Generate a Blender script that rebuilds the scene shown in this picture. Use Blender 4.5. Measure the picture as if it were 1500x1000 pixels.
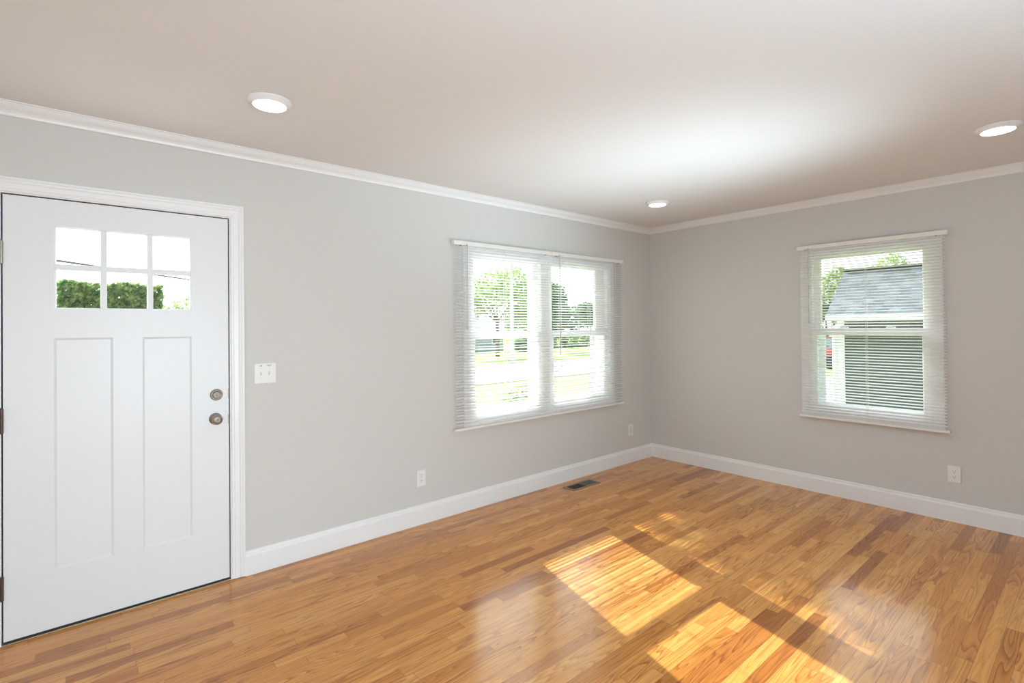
import bpy, bmesh, math, random
from mathutils import Vector, Matrix, Quaternion

for o in list(bpy.data.objects):
    bpy.data.objects.remove(o)
S = bpy.context.scene
COL = S.collection
H = 2.465            # ceiling height
WT = 0.16            # outer wall thickness
XL, YB = -6.7, -5.9  # left and rear limits of the room

# ------------------------------------------------------------------ camera
cam_d = bpy.data.cameras.new('camera')
cam_d.sensor_width = 36.0
cam_d.lens = 750.57 / 1500 * 36
cam_d.shift_y = -28.38 / 1500
cam_d.clip_start = 0.05
cam_d.clip_end = 400
cam = bpy.data.objects.new('camera', cam_d)
COL.objects.link(cam)
yaw, pitch, roll = 0.70686, 0.0080, -0.0099885
fw = Vector((math.sin(yaw) * math.cos(pitch), math.cos(yaw) * math.cos(pitch), math.sin(pitch)))
rt = Vector((math.cos(yaw), -math.sin(yaw), 0))
up = rt.cross(fw)
r2 = math.cos(roll) * rt + math.sin(roll) * up
u2 = -math.sin(roll) * rt + math.cos(roll) * up
m = Matrix((r2, u2, -fw)).transposed().to_4x4()
m.translation = Vector((-4.76839, -3.26928, 1.42368))
cam.matrix_world = m
S.camera = cam

# ------------------------------------------------------------------ sky, sun, fill lights, exposure
S.view_settings.view_transform = 'Standard'
S.view_settings.look = 'None'
S.view_settings.exposure = 0.0
S.view_settings.gamma = 1.0
S.view_settings.use_curve_mapping = False
S.cycles.use_denoising = True
S.cycles.max_bounces = 12
S.cycles.diffuse_bounces = 7
S.cycles.transparent_max_bounces = 24
S.cycles.sample_clamp_indirect = 8.0

W = bpy.data.worlds.new('sky')
S.world = W
W.use_nodes = True
nt = W.node_tree
nt.nodes.clear()
wo = nt.nodes.new('ShaderNodeOutputWorld')
bg = nt.nodes.new('ShaderNodeBackground')
sky = nt.nodes.new('ShaderNodeTexSky')
sky.sky_type = 'NISHITA'
sky.sun_disc = False
sky.sun_elevation = math.radians(34.5)
sky.sun_rotation = math.radians(15.4)
sky.dust_density = 3.0
def wmath(op, a, b):
    nd = nt.nodes.new('ShaderNodeMath'); nd.operation = op
    for k, v in enumerate((a, b)):
        if isinstance(v, (int, float)): nd.inputs[k].default_value = v
        else: nt.links.new(v, nd.inputs[k])
    return nd.outputs[0]
tc = nt.nodes.new('ShaderNodeTexCoord')
dt = nt.nodes.new('ShaderNodeVectorMath'); dt.operation = 'DOT_PRODUCT'
nt.links.new(tc.outputs['Generated'], dt.inputs[0])
dt.inputs[1].default_value = Vector((0.275, 1.0, 0.714)).normalized()
glow = wmath('POWER', wmath('MAXIMUM', dt.outputs['Value'], 0.0), 2.0)
haze = wmath('ADD', wmath('MULTIPLY', glow, 3.0), 1.7)
hz = nt.nodes.new('ShaderNodeVectorMath'); hz.operation = 'SCALE'
hz.inputs[0].default_value = (0.93, 1.0, 1.07)
nt.links.new(haze, hz.inputs[3])
sk = nt.nodes.new('ShaderNodeVectorMath'); sk.operation = 'SCALE'
nt.links.new(sky.outputs[0], sk.inputs[0]); sk.inputs[3].default_value = 0.12
ad = nt.nodes.new('ShaderNodeVectorMath'); ad.operation = 'ADD'
nt.links.new(hz.outputs[0], ad.inputs[0]); nt.links.new(sk.outputs[0], ad.inputs[1])
nt.links.new(ad.outputs[0], bg.inputs[0])
bg.inputs[1].default_value = 1.0
nt.links.new(bg.outputs[0], wo.inputs[0])

sun_d = bpy.data.lights.new('sun', 'SUN')
sun_d.energy = 16
sun_d.angle = math.radians(0.53)
sun_d.color = (0.96, 1.0, 1.0)
sun = bpy.data.objects.new('sun', sun_d)
COL.objects.link(sun)
sun.rotation_mode = 'QUATERNION'
sun.rotation_quaternion = Vector((0.275, 1.0, 0.714)).to_track_quat('Z', 'Y')
sun.location = (3, 11, 9)

def fill_light(name, loc, direction, sx, sy, power, color=(1, 1, 1)):
    d = bpy.data.lights.new(name, 'AREA')
    d.shape = 'RECTANGLE'
    d.size, d.size_y, d.energy, d.color = sx, sy, power, color
    o = bpy.data.objects.new(name, d)
    COL.objects.link(o)
    o.location = loc
    o.rotation_mode = 'QUATERNION'
    o.rotation_quaternion = Vector(direction).to_track_quat('-Z', 'Y')
    return o
# added fill lights set in openings of the unseen rear and side walls
COOL = (0.72, 0.89, 1.0)
rear = fill_light('rear_fill', (-4.0, YB + 0.03, 0.95), (0, 1, -0.06), 1.5, 1.3, 31, COOL)
rear.data.spread = math.radians(84)
fill_light('side_fill', (XL + 0.03, -3.9, 1.25), (1, 0, 0.0), 2.6, 1.5, 18, COOL)
# added fill lights without fixtures, out of view, brightening the ceiling from below
fill_light('uplight_fill', (-3.6, -4.0, 0.8), (0, 0, 1), 0.5, 0.5, 45, (0.56, 0.82, 1.0))
up = fill_light('ceiling_wash_fill', (-1.5, -3.3, 0.5), (-0.45, 2.05, 1.95), 0.8, 0.8, 7.5, (0.70, 0.90, 1.0))
up.data.spread = math.radians(52)

# ------------------------------------------------------------------ node helpers
def new_mat(name):
    mt = bpy.data.materials.new(name)
    mt.use_nodes = True
    t = mt.node_tree
    t.nodes.clear()
    out = t.nodes.new('ShaderNodeOutputMaterial')
    return mt, t, out

class NT:
    def __init__(s, t): s.t = t
    def n(s, typ, **kw):
        nd = s.t.nodes.new(typ)
        for k, v in kw.items(): setattr(nd, k, v)
        return nd
    def put(s, sock, v):
        if hasattr(v, 'default_value') and hasattr(v, 'is_linked'): s.t.links.new(v, sock)
        else: sock.default_value = v
    def math(s, op, a, b=0.0, c=None):
        nd = s.n('ShaderNodeMath', operation=op)
        s.put(nd.inputs[0], a); s.put(nd.inputs[1], b)
        if c is not None: s.put(nd.inputs[2], c)
        return nd.outputs[0]
    def comb(s, x, y, z):
        nd = s.n('ShaderNodeCombineXYZ')
        s.put(nd.inputs[0], x); s.put(nd.inputs[1], y); s.put(nd.inputs[2], z)
        return nd.outputs[0]
    def noise(s, vec, scale=1.0, detail=2.0, rough=0.5):
        nd = s.n('ShaderNodeTexNoise')
        s.t.links.new(vec, nd.inputs['Vector'])
        nd.inputs['Scale'].default_value = scale
        nd.inputs['Detail'].default_value = detail
        nd.inputs['Roughness'].default_value = rough
        return nd.outputs[0]
    def ramp(s, fac, stops, interp='LINEAR'):
        nd = s.n('ShaderNodeValToRGB')
        cr = nd.color_ramp
        cr.interpolation = interp
        while len(cr.elements) > 1: cr.elements.remove(cr.elements[-1])
        cr.elements[0].position = stops[0][0]; cr.elements[0].color = (*stops[0][1], 1)
        for p, c in stops[1:]:
            e = cr.elements.new(p); e.color = (*c, 1)
        s.t.links.new(fac, nd.inputs[0])
        return nd.outputs[0]
    def mix(s, f, a, b, blend='MIX'):
        nd = s.n('ShaderNodeMix', data_type='RGBA', blend_type=blend)
        s.put(nd.inputs[0], f)
        s.put(nd.inputs[6], a if not isinstance(a, tuple) else (*a, 1))
        s.put(nd.inputs[7], b if not isinstance(b, tuple) else (*b, 1))
        return nd.outputs[2]

def lin(r, g, b):
    f = lambda c: ((c / 255 + 0.055) / 1.055) ** 2.4 if c > 10 else c / 255 / 12.92
    return (f(r), f(g), f(b))

def paint(name, col, rough=0.5, var=0.02, scale=8, metallic=0.0, bump=0.0, bump_scale=300, spec=0.5):
    """painted / plain surface with a slight procedural tone variation"""
    mt, t, out = new_mat(name)
    N = NT(t)
    pos = N.n('ShaderNodeNewGeometry').outputs['Position']
    p = N.n('ShaderNodeBsdfPrincipled')
    nz = N.noise(pos, scale, 3)
    k = N.math('MULTIPLY_ADD', nz, 2 * var, 1 - var)
    c = N.n('ShaderNodeVectorMath', operation='SCALE')
    c.inputs[0].default_value = col
    t.links.new(k, c.inputs[3])
    t.links.new(c.outputs[0], p.inputs['Base Color'])
    p.inputs['Roughness'].default_value = rough
    p.inputs['Metallic'].default_value = metallic
    p.inputs['Specular IOR Level'].default_value = spec
    if bump:
        b = N.n('ShaderNodeBump')
        b.inputs['Strength'].default_value = bump
        b.inputs['Distance'].default_value = 0.002
        t.links.new(N.noise(pos, bump_scale, 2), b.inputs['Height'])
        t.links.new(b.outputs[0], p.inputs['Normal'])
    t.links.new(p.outputs[0], out.inputs[0])
    return mt

M = {}
M['wall'] = paint('greige_wall_paint', (0.66, 0.65, 0.625), 0.75, 0.01, 2, bump=0.06, bump_scale=220, spec=0.25)
M['ceiling'] = paint('ceiling_paint', (0.80, 0.80, 0.80), 0.85, 0.01, 1.5, bump=0.05, bump_scale=180, spec=0.2)
M['trim'] = paint('white_trim_paint', (0.86, 0.86, 0.86), 0.35, 0.01, 4)
M['door'] = paint('white_door_paint', (0.80, 0.815, 0.83), 0.38, 0.01, 3)
M['vinyl'] = paint('white_vinyl', (0.88, 0.88, 0.875), 0.35, 0.01, 5)
M['plate'] = paint('white_plastic', (0.84, 0.835, 0.82), 0.3, 0.005, 20)
M['plate_grey'] = paint('recessed_plastic', (0.70, 0.69, 0.66), 0.4, 0.01, 30)
M['slot'] = paint('slot_dark', (0.03, 0.03, 0.03), 0.6, 0.1, 60)
M['ink'] = paint('ink', (0.03, 0.03, 0.035), 0.6, 0.1, 80)
M['nickel'] = paint('satin_nickel', (0.40, 0.37, 0.32), 0.36, 0.06, 60, metallic=1.0)
M['nickel_dark'] = paint('dark_nickel', (0.26, 0.22, 0.18), 0.5, 0.08, 60, metallic=1.0)
M['bronze'] = paint('bronze_hinge', (0.10, 0.065, 0.055), 0.4, 0.15, 40, metallic=0.6)
M['register'] = paint('brown_register_metal', (0.16, 0.13, 0.10), 0.42, 0.1, 40, metallic=0.5)
M['register_rim'] = paint('bronze_register_rim', (0.27, 0.21, 0.15), 0.45, 0.1, 40, metallic=0.2)
M['register_dark'] = paint('register_inside', (0.015, 0.014, 0.013), 0.7, 0.1, 30)
M['seal'] = paint('weather_seal', (0.02, 0.02, 0.022), 0.8, 0.1, 40)
M['threshold'] = paint('threshold_brass', (0.36, 0.28, 0.18), 0.4, 0.1, 30, metallic=0.6)
M['cord'] = paint('white_cord', (0.82, 0.82, 0.80), 0.7, 0.02, 100)
M['rail'] = paint('blind_rail_enamel', (0.85, 0.83, 0.80), 0.35, 0.01, 20)
M['wand'] = paint('clear_grey_wand', (0.55, 0.56, 0.57), 0.2, 0.02, 60)
M['asphalt'] = paint('pale_asphalt', (0.37, 0.37, 0.38), 0.9, 0.12, 1.2)
M['concrete'] = paint('pale_concrete', (0.62, 0.61, 0.58), 0.9, 0.08, 1.5)
M['bark'] = paint('bark', (0.16, 0.12, 0.09), 0.9, 0.3, 12)
M['white_ext'] = paint('white_exterior_trim', (0.80, 0.83, 0.84), 0.5, 0.02, 5)
M['house'] = paint('pale_blue_siding', (0.42, 0.47, 0.55), 0.7, 0.05, 3)
M['house_roof'] = paint('grey_house_roof', (0.30, 0.30, 0.34), 0.9, 0.15, 6)
M['pane_dark'] = paint('dark_house_window', (0.06, 0.07, 0.08), 0.15, 0.1, 3)
M['car'] = paint('red_car_paint', (0.45, 0.03, 0.03), 0.25, 0.03, 4)
M['tyre'] = paint('tyre_rubber', (0.02, 0.02, 0.02), 0.8, 0.1, 20)
M['car_glass'] = paint('car_window', (0.10, 0.13, 0.16), 0.08, 0.05, 4)
M['pole'] = paint('weathered_pole', (0.55, 0.53, 0.50), 0.85, 0.1, 8)
M['wire'] = paint('black_wire', (0.05, 0.05, 0.05), 0.6, 0.1, 8)

# translucent slats
mt, t, out = new_mat('blind_slat_white')
N = NT(t)
p = N.n('ShaderNodeBsdfPrincipled')
pos = N.n('ShaderNodeNewGeometry').outputs['Position']
c = N.mix(N.noise(pos, 6, 2), (0.92, 0.915, 0.91), (0.95, 0.945, 0.94))
t.links.new(c, p.inputs['Base Color'])
p.inputs['Roughness'].default_value = 0.45
tr = N.n('ShaderNodeBsdfTranslucent')
tr.inputs[0].default_value = (0.90, 0.89, 0.86, 1)
ms = N.n('ShaderNodeMixShader')
ms.inputs[0].default_value = 0.10
t.links.new(p.outputs[0], ms.inputs[1]); t.links.new(tr.outputs[0], ms.inputs[2])
t.links.new(ms.outputs[0], out.inputs[0])
M['slat'] = mt

# window glass: clear, mirror-like at grazing angles
mt, t, out = new_mat('window_glass')
N = NT(t)
lw_ = N.n('ShaderNodeLayerWeight'); lw_.inputs[0].default_value = 0.5
fr5 = N.math('MULTIPLY_ADD', N.math('POWER', lw_.outputs['Facing'], 5.0), 0.85, 0.028)
tb = N.n('ShaderNodeBsdfTransparent')
tint = N.mix(N.noise(N.n('ShaderNodeNewGeometry').outputs['Position'], 2, 1), (0.93, 0.965, 0.955), (0.95, 0.975, 0.965))
t.links.new(tint, tb.inputs[0])
gb = N.n('ShaderNodeBsdfGlossy'); gb.inputs['Roughness'].default_value = 0.02
ms = N.n('ShaderNodeMixShader')
t.links.new(fr5, ms.inputs[0]); t.links.new(tb.outputs[0], ms.inputs[1]); t.links.new(gb.outputs[0], ms.inputs[2])
t.links.new(ms.outputs[0], out.inputs[0])
M['glass'] = mt

# lit diffuser of the ceiling lights
mt, t, out = new_mat('lit_diffuser')
N = NT(t)
em = N.n('ShaderNodeEmission')
em.inputs[0].default_value = (1.0, 0.93, 0.82, 1)
lw = N.noise(N.n('ShaderNodeNewGeometry').outputs['Position'], 20, 1)
t.links.new(N.math('MULTIPLY_ADD', lw, 0.5, 9.0), em.inputs[1])
t.links.new(em.outputs[0], out.inputs[0])
M['diffuser'] = mt

# oak strip floor
mt, t, out = new_mat('oak_strip_floor')
N = NT(t)
pos = N.n('ShaderNodeNewGeometry').outputs['Position']
sp = N.n('ShaderNodeSeparateXYZ'); t.links.new(pos, sp.inputs[0])
X, Y = sp.outputs[0], sp.outputs[1]
PW = 0.0575
yr = N.math('DIVIDE', Y, PW)
row = N.math('FLOOR', yr)
fy = N.math('FRACT', yr)
def white(v, dim='1D'):
    nd = N.n('ShaderNodeTexWhiteNoise', noise_dimensions=dim)
    t.links.new(v, nd.inputs['W' if dim == '1D' else 'Vector'])
    return nd
ra = white(row).outputs[0]
rb = white(N.math('ADD', row, 71.37)).outputs[0]
ln = N.math('MULTIPLY_ADD', rb, 0.9, 0.9)
sx = N.math('DIVIDE', N.math('MULTIPLY_ADD', ra, 7.0, X), ln)
brd = N.math('FLOOR', sx)
fx = N.math('FRACT', sx)
# every second board of a row is cut again at a random place, so lengths vary
cut = N.math('MULTIPLY_ADD', white(N.comb(row, brd, 3.3), '3D').outputs[0], 0.6, 0.2)
half = N.math('GREATER_THAN', fx, cut)
idn = white(N.comb(row, brd, N.math('MULTIPLY', half, 5.0)), '3D')
idv = idn.outputs[0]
ids = N.n('ShaderNodeSeparateColor'); t.links.new(idn.outputs[1], ids.inputs[0])
ia, ib, ic = ids.outputs[0], ids.outputs[1], ids.outputs[2]
tone = N.ramp(idv, [(0.0, (0.44, 0.150, 0.026)), (0.10, (0.64, 0.260, 0.050)), (0.35, (0.80, 0.370, 0.082)),
                    (0.62, (0.87, 0.430, 0.108)), (0.84, (0.92, 0.510, 0.150)), (1.0, (0.66, 0.270, 0.055))])
tone = N.mix(N.math('MULTIPLY', ia, 0.35), tone, (0.76, 0.300, 0.062))
# cathedral grain: contour lines of a stretched noise
gv = N.comb(N.math('MULTIPLY_ADD', X, 1.1, N.math('MULTIPLY', ia, 60.0)),
            N.math('MULTIPLY_ADD', Y, 14.0, N.math('MULTIPLY', ib, 90.0)), N.math('MULTIPLY', ic, 40.0))
g1 = N.noise(gv, 1.0, 1.6, 0.45)
fine = N.noise(N.comb(N.math('MULTIPLY', X, 7.0), N.math('MULTIPLY', Y, 170.0), N.math('MULTIPLY', ib, 50.0)), 1.0, 3, 0.6)
ph = N.math('MULTIPLY_ADD', fine, 0.35, N.math('MULTIPLY', g1, N.math('MULTIPLY_ADD', ic, 9.0, 10.0)))
line = N.math('FRACT', ph)
lw = N.ramp(line, [(0.0, (0, 0, 0)), (0.35, (0.15, 0.15, 0.15)), (0.70, (0.55, 0.55, 0.55)), (0.86, (1, 1, 1)), (0.97, (0.2, 0.2, 0.2)), (1.0, (0, 0, 0))])
gs = N.math('MULTIPLY', lw, N.math('MULTIPLY_ADD', ib, 0.5, 0.25))
pores = N.ramp(fine, [(0.40, (0, 0, 0)), (0.66, (1, 1, 1))])
gs = N.math('MULTIPLY_ADD', pores, 0.16, gs)
colr = N.mix(gs, tone, N.mix(1.0, tone, lin(158, 112, 76), 'MULTIPLY'))
broad = N.noise(N.comb(N.math('MULTIPLY', X, 3.0), N.math('MULTIPLY', Y, 22.0), ic), 1.0, 2)
colr = N.mix(N.math('MULTIPLY_ADD', broad, 0.5, -0.1), colr, N.mix(1.0, colr, lin(212, 190, 168), 'MULTIPLY'))
# seams
ey = N.math('MINIMUM', fy, N.math('SUBTRACT', 1.0, fy))
sy_ = N.math('LESS_THAN', ey, 0.016)
ex = N.math('ABSOLUTE', N.math('SUBTRACT', fx, cut))
ex = N.math('MINIMUM', ex, N.math('MINIMUM', fx, N.math('SUBTRACT', 1.0, fx)))
sx_ = N.math('LESS_THAN', N.math('MULTIPLY', ex, ln), 0.0010)
seam = N.math('MAXIMUM', sy_, sx_)
colr = N.mix(N.math('MULTIPLY', seam, 0.55), colr, lin(96, 52, 24))
p = N.n('ShaderNodeBsdfPrincipled')
t.links.new(colr, p.inputs['Base Color'])
t.links.new(N.math('MULTIPLY_ADD', fine, 0.10, 0.30), p.inputs['Roughness'])
p.inputs['Coat Weight'].default_value = 0.72
p.inputs['Coat Roughness'].default_value = 0.16
p.inputs['Coat IOR'].default_value = 1.55
p.inputs['Specular IOR Level'].default_value = 0.1
bmp = N.n('ShaderNodeBump'); bmp.inputs['Strength'].default_value = 0.12; bmp.inputs['Distance'].default_value = 0.001
t.links.new(N.math('SUBTRACT', N.math('MULTIPLY', broad, 0.6), seam), bmp.inputs['Height'])
t.links.new(bmp.outputs[0], p.inputs['Normal'])
t.links.new(p.outputs[0], out.inputs[0])
M['floor'] = mt

def leafy(name, ca, cb, scale=4):
    mt, t, out = new_mat(name)
    N = NT(t)
    info = N.noise(N.n('ShaderNodeNewGeometry').outputs['Position'], scale, 3)
    c = N.ramp(info, [(0.3, ca), (0.7, cb)])
    d = N.n('ShaderNodeBsdfDiffuse'); t.links.new(c, d.inputs[0])
    tl = N.n('ShaderNodeBsdfTranslucent'); t.links.new(c, tl.inputs[0])
    ms = N.n('ShaderNodeMixShader'); ms.inputs[0].default_value = 0.45
    t.links.new(d.outputs[0], ms.inputs[1]); t.links.new(tl.outputs[0], ms.inputs[2])
    t.links.new(ms.outputs[0], out.inputs[0])
    return mt
M['leaf'] = leafy('green_leaves', (0.16, 0.26, 0.09), (0.42, 0.52, 0.20))
M['leaf_dark'] = leafy('dark_leaves', (0.07, 0.13, 0.07), (0.18, 0.27, 0.11))
M['leaf_light'] = leafy('pale_leaves', (0.22, 0.31, 0.13), (0.44, 0.51, 0.25))
M['leaf_hedge'] = leafy('hedge_leaves', (0.07, 0.15, 0.07), (0.36, 0.42, 0.17), 11)

mt, t, out = new_mat('lawn_grass')
N = NT(t)
pos = N.n('ShaderNodeNewGeometry').outputs['Position']
c = N.mix(N.noise(pos, 0.5, 4), (0.22, 0.28, 0.09), (0.36, 0.39, 0.16))
c = N.mix(N.math('MULTIPLY', N.noise(pos, 12, 3), 0.5), c, (0.20, 0.30, 0.08))
d = N.n('ShaderNodeBsdfDiffuse'); t.links.new(c, d.inputs[0]); t.links.new(d.outputs[0], out.inputs[0])
M['grass'] = mt

# asphalt shingles: courses follow the slope height
mt, t, out = new_mat('grey_roof_shingles')
N = NT(t)
pos = N.n('ShaderNodeNewGeometry').outputs['Position']
sp = N.n('ShaderNodeSeparateXYZ'); t.links.new(pos, sp.inputs[0])
cz = N.math('DIVIDE', sp.outputs[2], 0.062)
rw = N.math('FLOOR', cz)
wn = N.n('ShaderNodeTexWhiteNoise', noise_dimensions='1D'); t.links.new(rw, wn.inputs['W'])
cy_ = N.math('DIVIDE', N.math('MULTIPLY_ADD', wn.outputs[0], 3.0, sp.outputs[1]), 0.17)
tab = N.n('ShaderNodeTexWhiteNoise', noise_dimensions='3D')
t.links.new(N.comb(rw, N.math('FLOOR', cy_), 0.0), tab.inputs['Vector'])
c = N.ramp(tab.outputs[0], [(0, (0.075, 0.082, 0.095)), (0.5, (0.125, 0.137, 0.155)), (1, (0.19, 0.205, 0.228))])
fz = N.math('FRACT', cz)
c = N.mix(N.math('MULTIPLY', N.math('LESS_THAN', fz, 0.16), 0.55), c, (0.05, 0.055, 0.06))
c = N.mix(N.math('MULTIPLY', N.noise(pos, 60, 3), 0.4), c, (0.12, 0.13, 0.15))
p = N.n('ShaderNodeBsdfPrincipled'); t.links.new(c, p.inputs['Base Color']); p.inputs['Roughness'].default_value = 0.95
p.inputs['Specular IOR Level'].default_value = 0.1
t.links.new(p.outputs[0], out.inputs[0])
M['shingle'] = mt
M['siding'] = paint('dark_grey_green_siding', (0.065, 0.075, 0.075), 0.7, 0.06, 3)
M['siding_gable'] = paint('brown_gable_board', (0.14, 0.12, 0.10), 0.7, 0.06, 3)

# ------------------------------------------------------------------ object helpers
def tag(o, label=None, cat=None, group=None, kind=None):
    if label: o['label'] = label
    if cat: o['category'] = cat
    if group: o['group'] = group
    if kind: o['kind'] = kind
    return o

def obj(name, bm, mat, parent=None, smooth=False):
    bmesh.ops.recalc_face_normals(bm, faces=bm.faces[:])
    me = bpy.data.meshes.new(name)
    bm.to_mesh(me); bm.free()
    if smooth:
        for f in me.polygons: f.use_smooth = True
    me.materials.append(M[mat])
    o = bpy.data.objects.new(name, me)
    COL.objects.link(o)
    if parent is not None: o.parent = parent
    return o

def root(name, loc=(0, 0, 0), label=None, cat=None, group=None, kind=None):
    o = bpy.data.objects.new(name, None)
    o.empty_display_size = 0.05
    COL.objects.link(o)
    o.location = loc
    return tag(o, label, cat, group, kind)

IDM = lambda u, v, z: Vector((u, v, z))
def mapA(u, v, z): return Vector((u, v, z))      # left wall: u along x, v outwards (+y)
def mapB(u, v, z): return Vector((v, u, z))      # right wall: u along y, v outwards (+x)
def shifted(f, loc):
    L = Vector(loc)
    return lambda u, v, z: f(u, v, z) - L

def box(bm, a, b, f=IDM, bevel=0.0):
    (x0, y0, z0), (x1, y1, z1) = a, b
    vs = [bm.verts.new(f(x, y, z)) for x in (x0, x1) for y in (y0, y1) for z in (z0, z1)]
    q = [(0, 1, 3, 2), (4, 6, 7, 5), (0, 4, 5, 1), (2, 3, 7, 6), (0, 2, 6, 4), (1, 5, 7, 3)]
    fs = [bm.faces.new([vs[i] for i in k]) for k in q]
    if bevel > 0:
        es = list({e for fc in fs for e in fc.edges})
        bmesh.ops.bevel(bm, geom=es, offset=bevel, segments=2, affect='EDGES', profile=0.7)
    return bm

def nb(*boxes, f=IDM, bevel=0.0):
    bm = bmesh.new()
    for a, b in boxes: box(bm, a, b, f, bevel)
    return bm

def lathe(bm, prof, center, axis, seg=32, f=IDM):
    """prof: list of (radius, distance along axis)"""
    ax = Vector(axis).normalized()
    e1 = ax.orthogonal().normalized(); e2 = ax.cross(e1)
    C = Vector(center)
    rings = []
    for r, h in prof:
        if r < 1e-6: rings.append([bm.verts.new(C + ax * h)])
        else: rings.append([bm.verts.new(C + ax * h + (e1 * math.cos(2 * math.pi * k / seg) + e2 * math.sin(2 * math.pi * k / seg)) * r) for k in range(seg)])
    for a, b in zip(rings, rings[1:]):
        for k in range(seg):
            k2 = (k + 1) % seg
            if len(a) == 1 and len(b) == 1: continue
            if len(a) == 1: bm.faces.new((a[0], b[k], b[k2]))
            elif len(b) == 1: bm.faces.new((a[k], b[0], a[k2]))
            else: bm.faces.new((a[k], b[k], b[k2], a[k2]))
    return bm

def tube(bm, pts, r, seg=8):
    pts = [Vector(q) for q in pts]
    rad = r if isinstance(r, (list, tuple)) else [r] * len(pts)
    prev = None
    for i, q in enumerate(pts):
        d = (pts[min(i + 1, len(pts) - 1)] - pts[max(i - 1, 0)]).normalized()
        e1 = d.orthogonal().normalized() if prev is None else (prev[1] - d * prev[1].dot(d)).normalized()
        e2 = d.cross(e1)
        ring = [bm.verts.new(q + (e1 * math.cos(2 * math.pi * k / seg) + e2 * math.sin(2 * math.pi * k / seg)) * rad[i]) for k in range(seg)]
        if prev:
            for k in range(seg):
                bm.faces.new((prev[0][k], prev[0][(k + 1) % seg], ring[(k + 1) % seg], ring[k]))
        else: bm.faces.new(ring)
        prev = (ring, e1)
    bm.faces.new(prev[0])
    return bm

def sweep(bm, path, prof, f, closed=False):
    """moulding with mitred corners. path: points (u, z) in the wall plane; prof: (offset to the left of the path, depth v)"""
    n = len(path)
    P = [Vector((q[0], q[1])) for q in path]
    rings = []
    for i in range(n):
        if closed or 0 < i < n - 1:
            d0 = (P[i] - P[i - 1]).normalized(); d1 = (P[(i + 1) % n] - P[i]).normalized()
        elif i == 0: d0 = d1 = (P[1] - P[0]).normalized()
        else: d0 = d1 = (P[i] - P[i - 1]).normalized()
        n0 = Vector((-d0.y, d0.x)); n1 = Vector((-d1.y, d1.x))
        mit = (n0 + n1); mit = mit / mit.length
        k = 1 / max(0.2, mit.dot(n0))
        rings.append([bm.verts.new(f(P[i].x + mit.x * k * o, v, P[i].y + mit.y * k * o)) for o, v in prof])
    m_ = len(prof)
    for i in range(n if closed else n - 1):
        a, b = rings[i], rings[(i + 1) % n]
        for k in range(m_):
            k2 = (k + 1) % m_
            bm.faces.new((a[k], b[k], b[k2], a[k2]))
    if not closed:
        bm.faces.new(rings[0]); bm.faces.new(rings[-1])
    return bm

def wall_boxes(bm, u0, u1, z0, z1, v0, v1, holes, f):
    us = sorted({u0, u1, *[h[0] for h in holes], *[h[1] for h in holes]})
    for a, b in zip(us, us[1:]):
        mid = (a + b) / 2
        zs = [(z0, z1)]
        for h in holes:
            if h[0] < mid < h[1]:
                nz = []
                for (p_, q_) in zs:
                    if h[2] > p_: nz.append((p_, min(q_, h[2])))
                    if h[3] < q_: nz.append((max(p_, h[3]), q_))
                zs = nz
        for p_, q_ in zs: box(bm, (a, v0, p_), (b, v1, q_), f)

# ------------------------------------------------------------------ room shell
DX0, DX1, DZ0, DZ1 = -5.016, -4.101, 0.016, 2.050       # door slab
A_OP = (-2.415, -0.695, 0.700, 2.000)                   # opening of the double window
B_OP = (-2.420, -1.595, 0.700, 2.000)                   # opening of the single window

fl = obj('floor', nb(((XL - WT, YB - WT, -0.2), (WT, WT, 0.0))), 'floor')
tag(fl, 'glossy honey oak strip floor running towards the right wall', 'floor', kind='structure')
ce = obj('ceiling', nb(((XL - 0.3, YB - 0.3, H), (0.3, 0.32, H + 0.2))), 'ceiling')
tag(ce, 'plain white painted ceiling with round lights', 'ceiling', kind='structure')

bm = bmesh.new()
wall_boxes(bm, XL - WT, WT, 0, H, 0, WT, [A_OP, (DX0 - 0.025, DX1 + 0.025, -1, DZ1 + 0.022)], mapA)
tag(obj('wall_left', bm, 'wall'), 'pale greige wall with the entrance door and the double window', 'wall', kind='structure')
bm = bmesh.new()
wall_boxes(bm, YB - WT, 0, 0, H, 0, WT, [B_OP], mapB)
tag(obj('wall_right', bm, 'wall'), 'greige wall on the right with the single window', 'wall', kind='structure')
bm = bmesh.new()
wall_boxes(bm, XL - WT, 0, 0, H, YB - WT, YB, [(-4.75, -3.25, 0.3, 1.6)], mapA)
tag(obj('wall_back', bm, 'wall'), 'greige rear wall behind the camera', 'wall', kind='structure')
bm = bmesh.new()
wall_boxes(bm, YB, 0, 0, H, XL - WT, XL, [(-5.2, -2.6, 0.5, 2.0)], mapB)
tag(obj('wall_side', bm, 'wall'), 'greige side wall behind the camera, left of the entrance', 'wall', kind='structure')

BASE = [(0, 0), (0, -0.016), (0.110, -0.016), (0.116, -0.014), (0.121, -0.0105), (0.135, -0.0085), (0.139, -0.006), (0.139, 0)]
def base_run(name, u0, u1, f, label, s=1):
    bm = bmesh.new()
    sweep(bm, [(u0, 0), (u1, 0)], [(o, v * s) for o, v in BASE], f)
    tag(obj(name, bm, 'trim'), label, 'baseboard', kind='structure')
base_run('baseboard_left', DX1 + 0.079, 0, mapA, 'tall white baseboard between the entrance door and the corner')
base_run('baseboard_right', YB, 0, mapB, 'tall white baseboard under the single window')
base_run('baseboard_side', XL, DX0 - 0.079, mapA, 'short white baseboard left of the entrance door')

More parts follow.
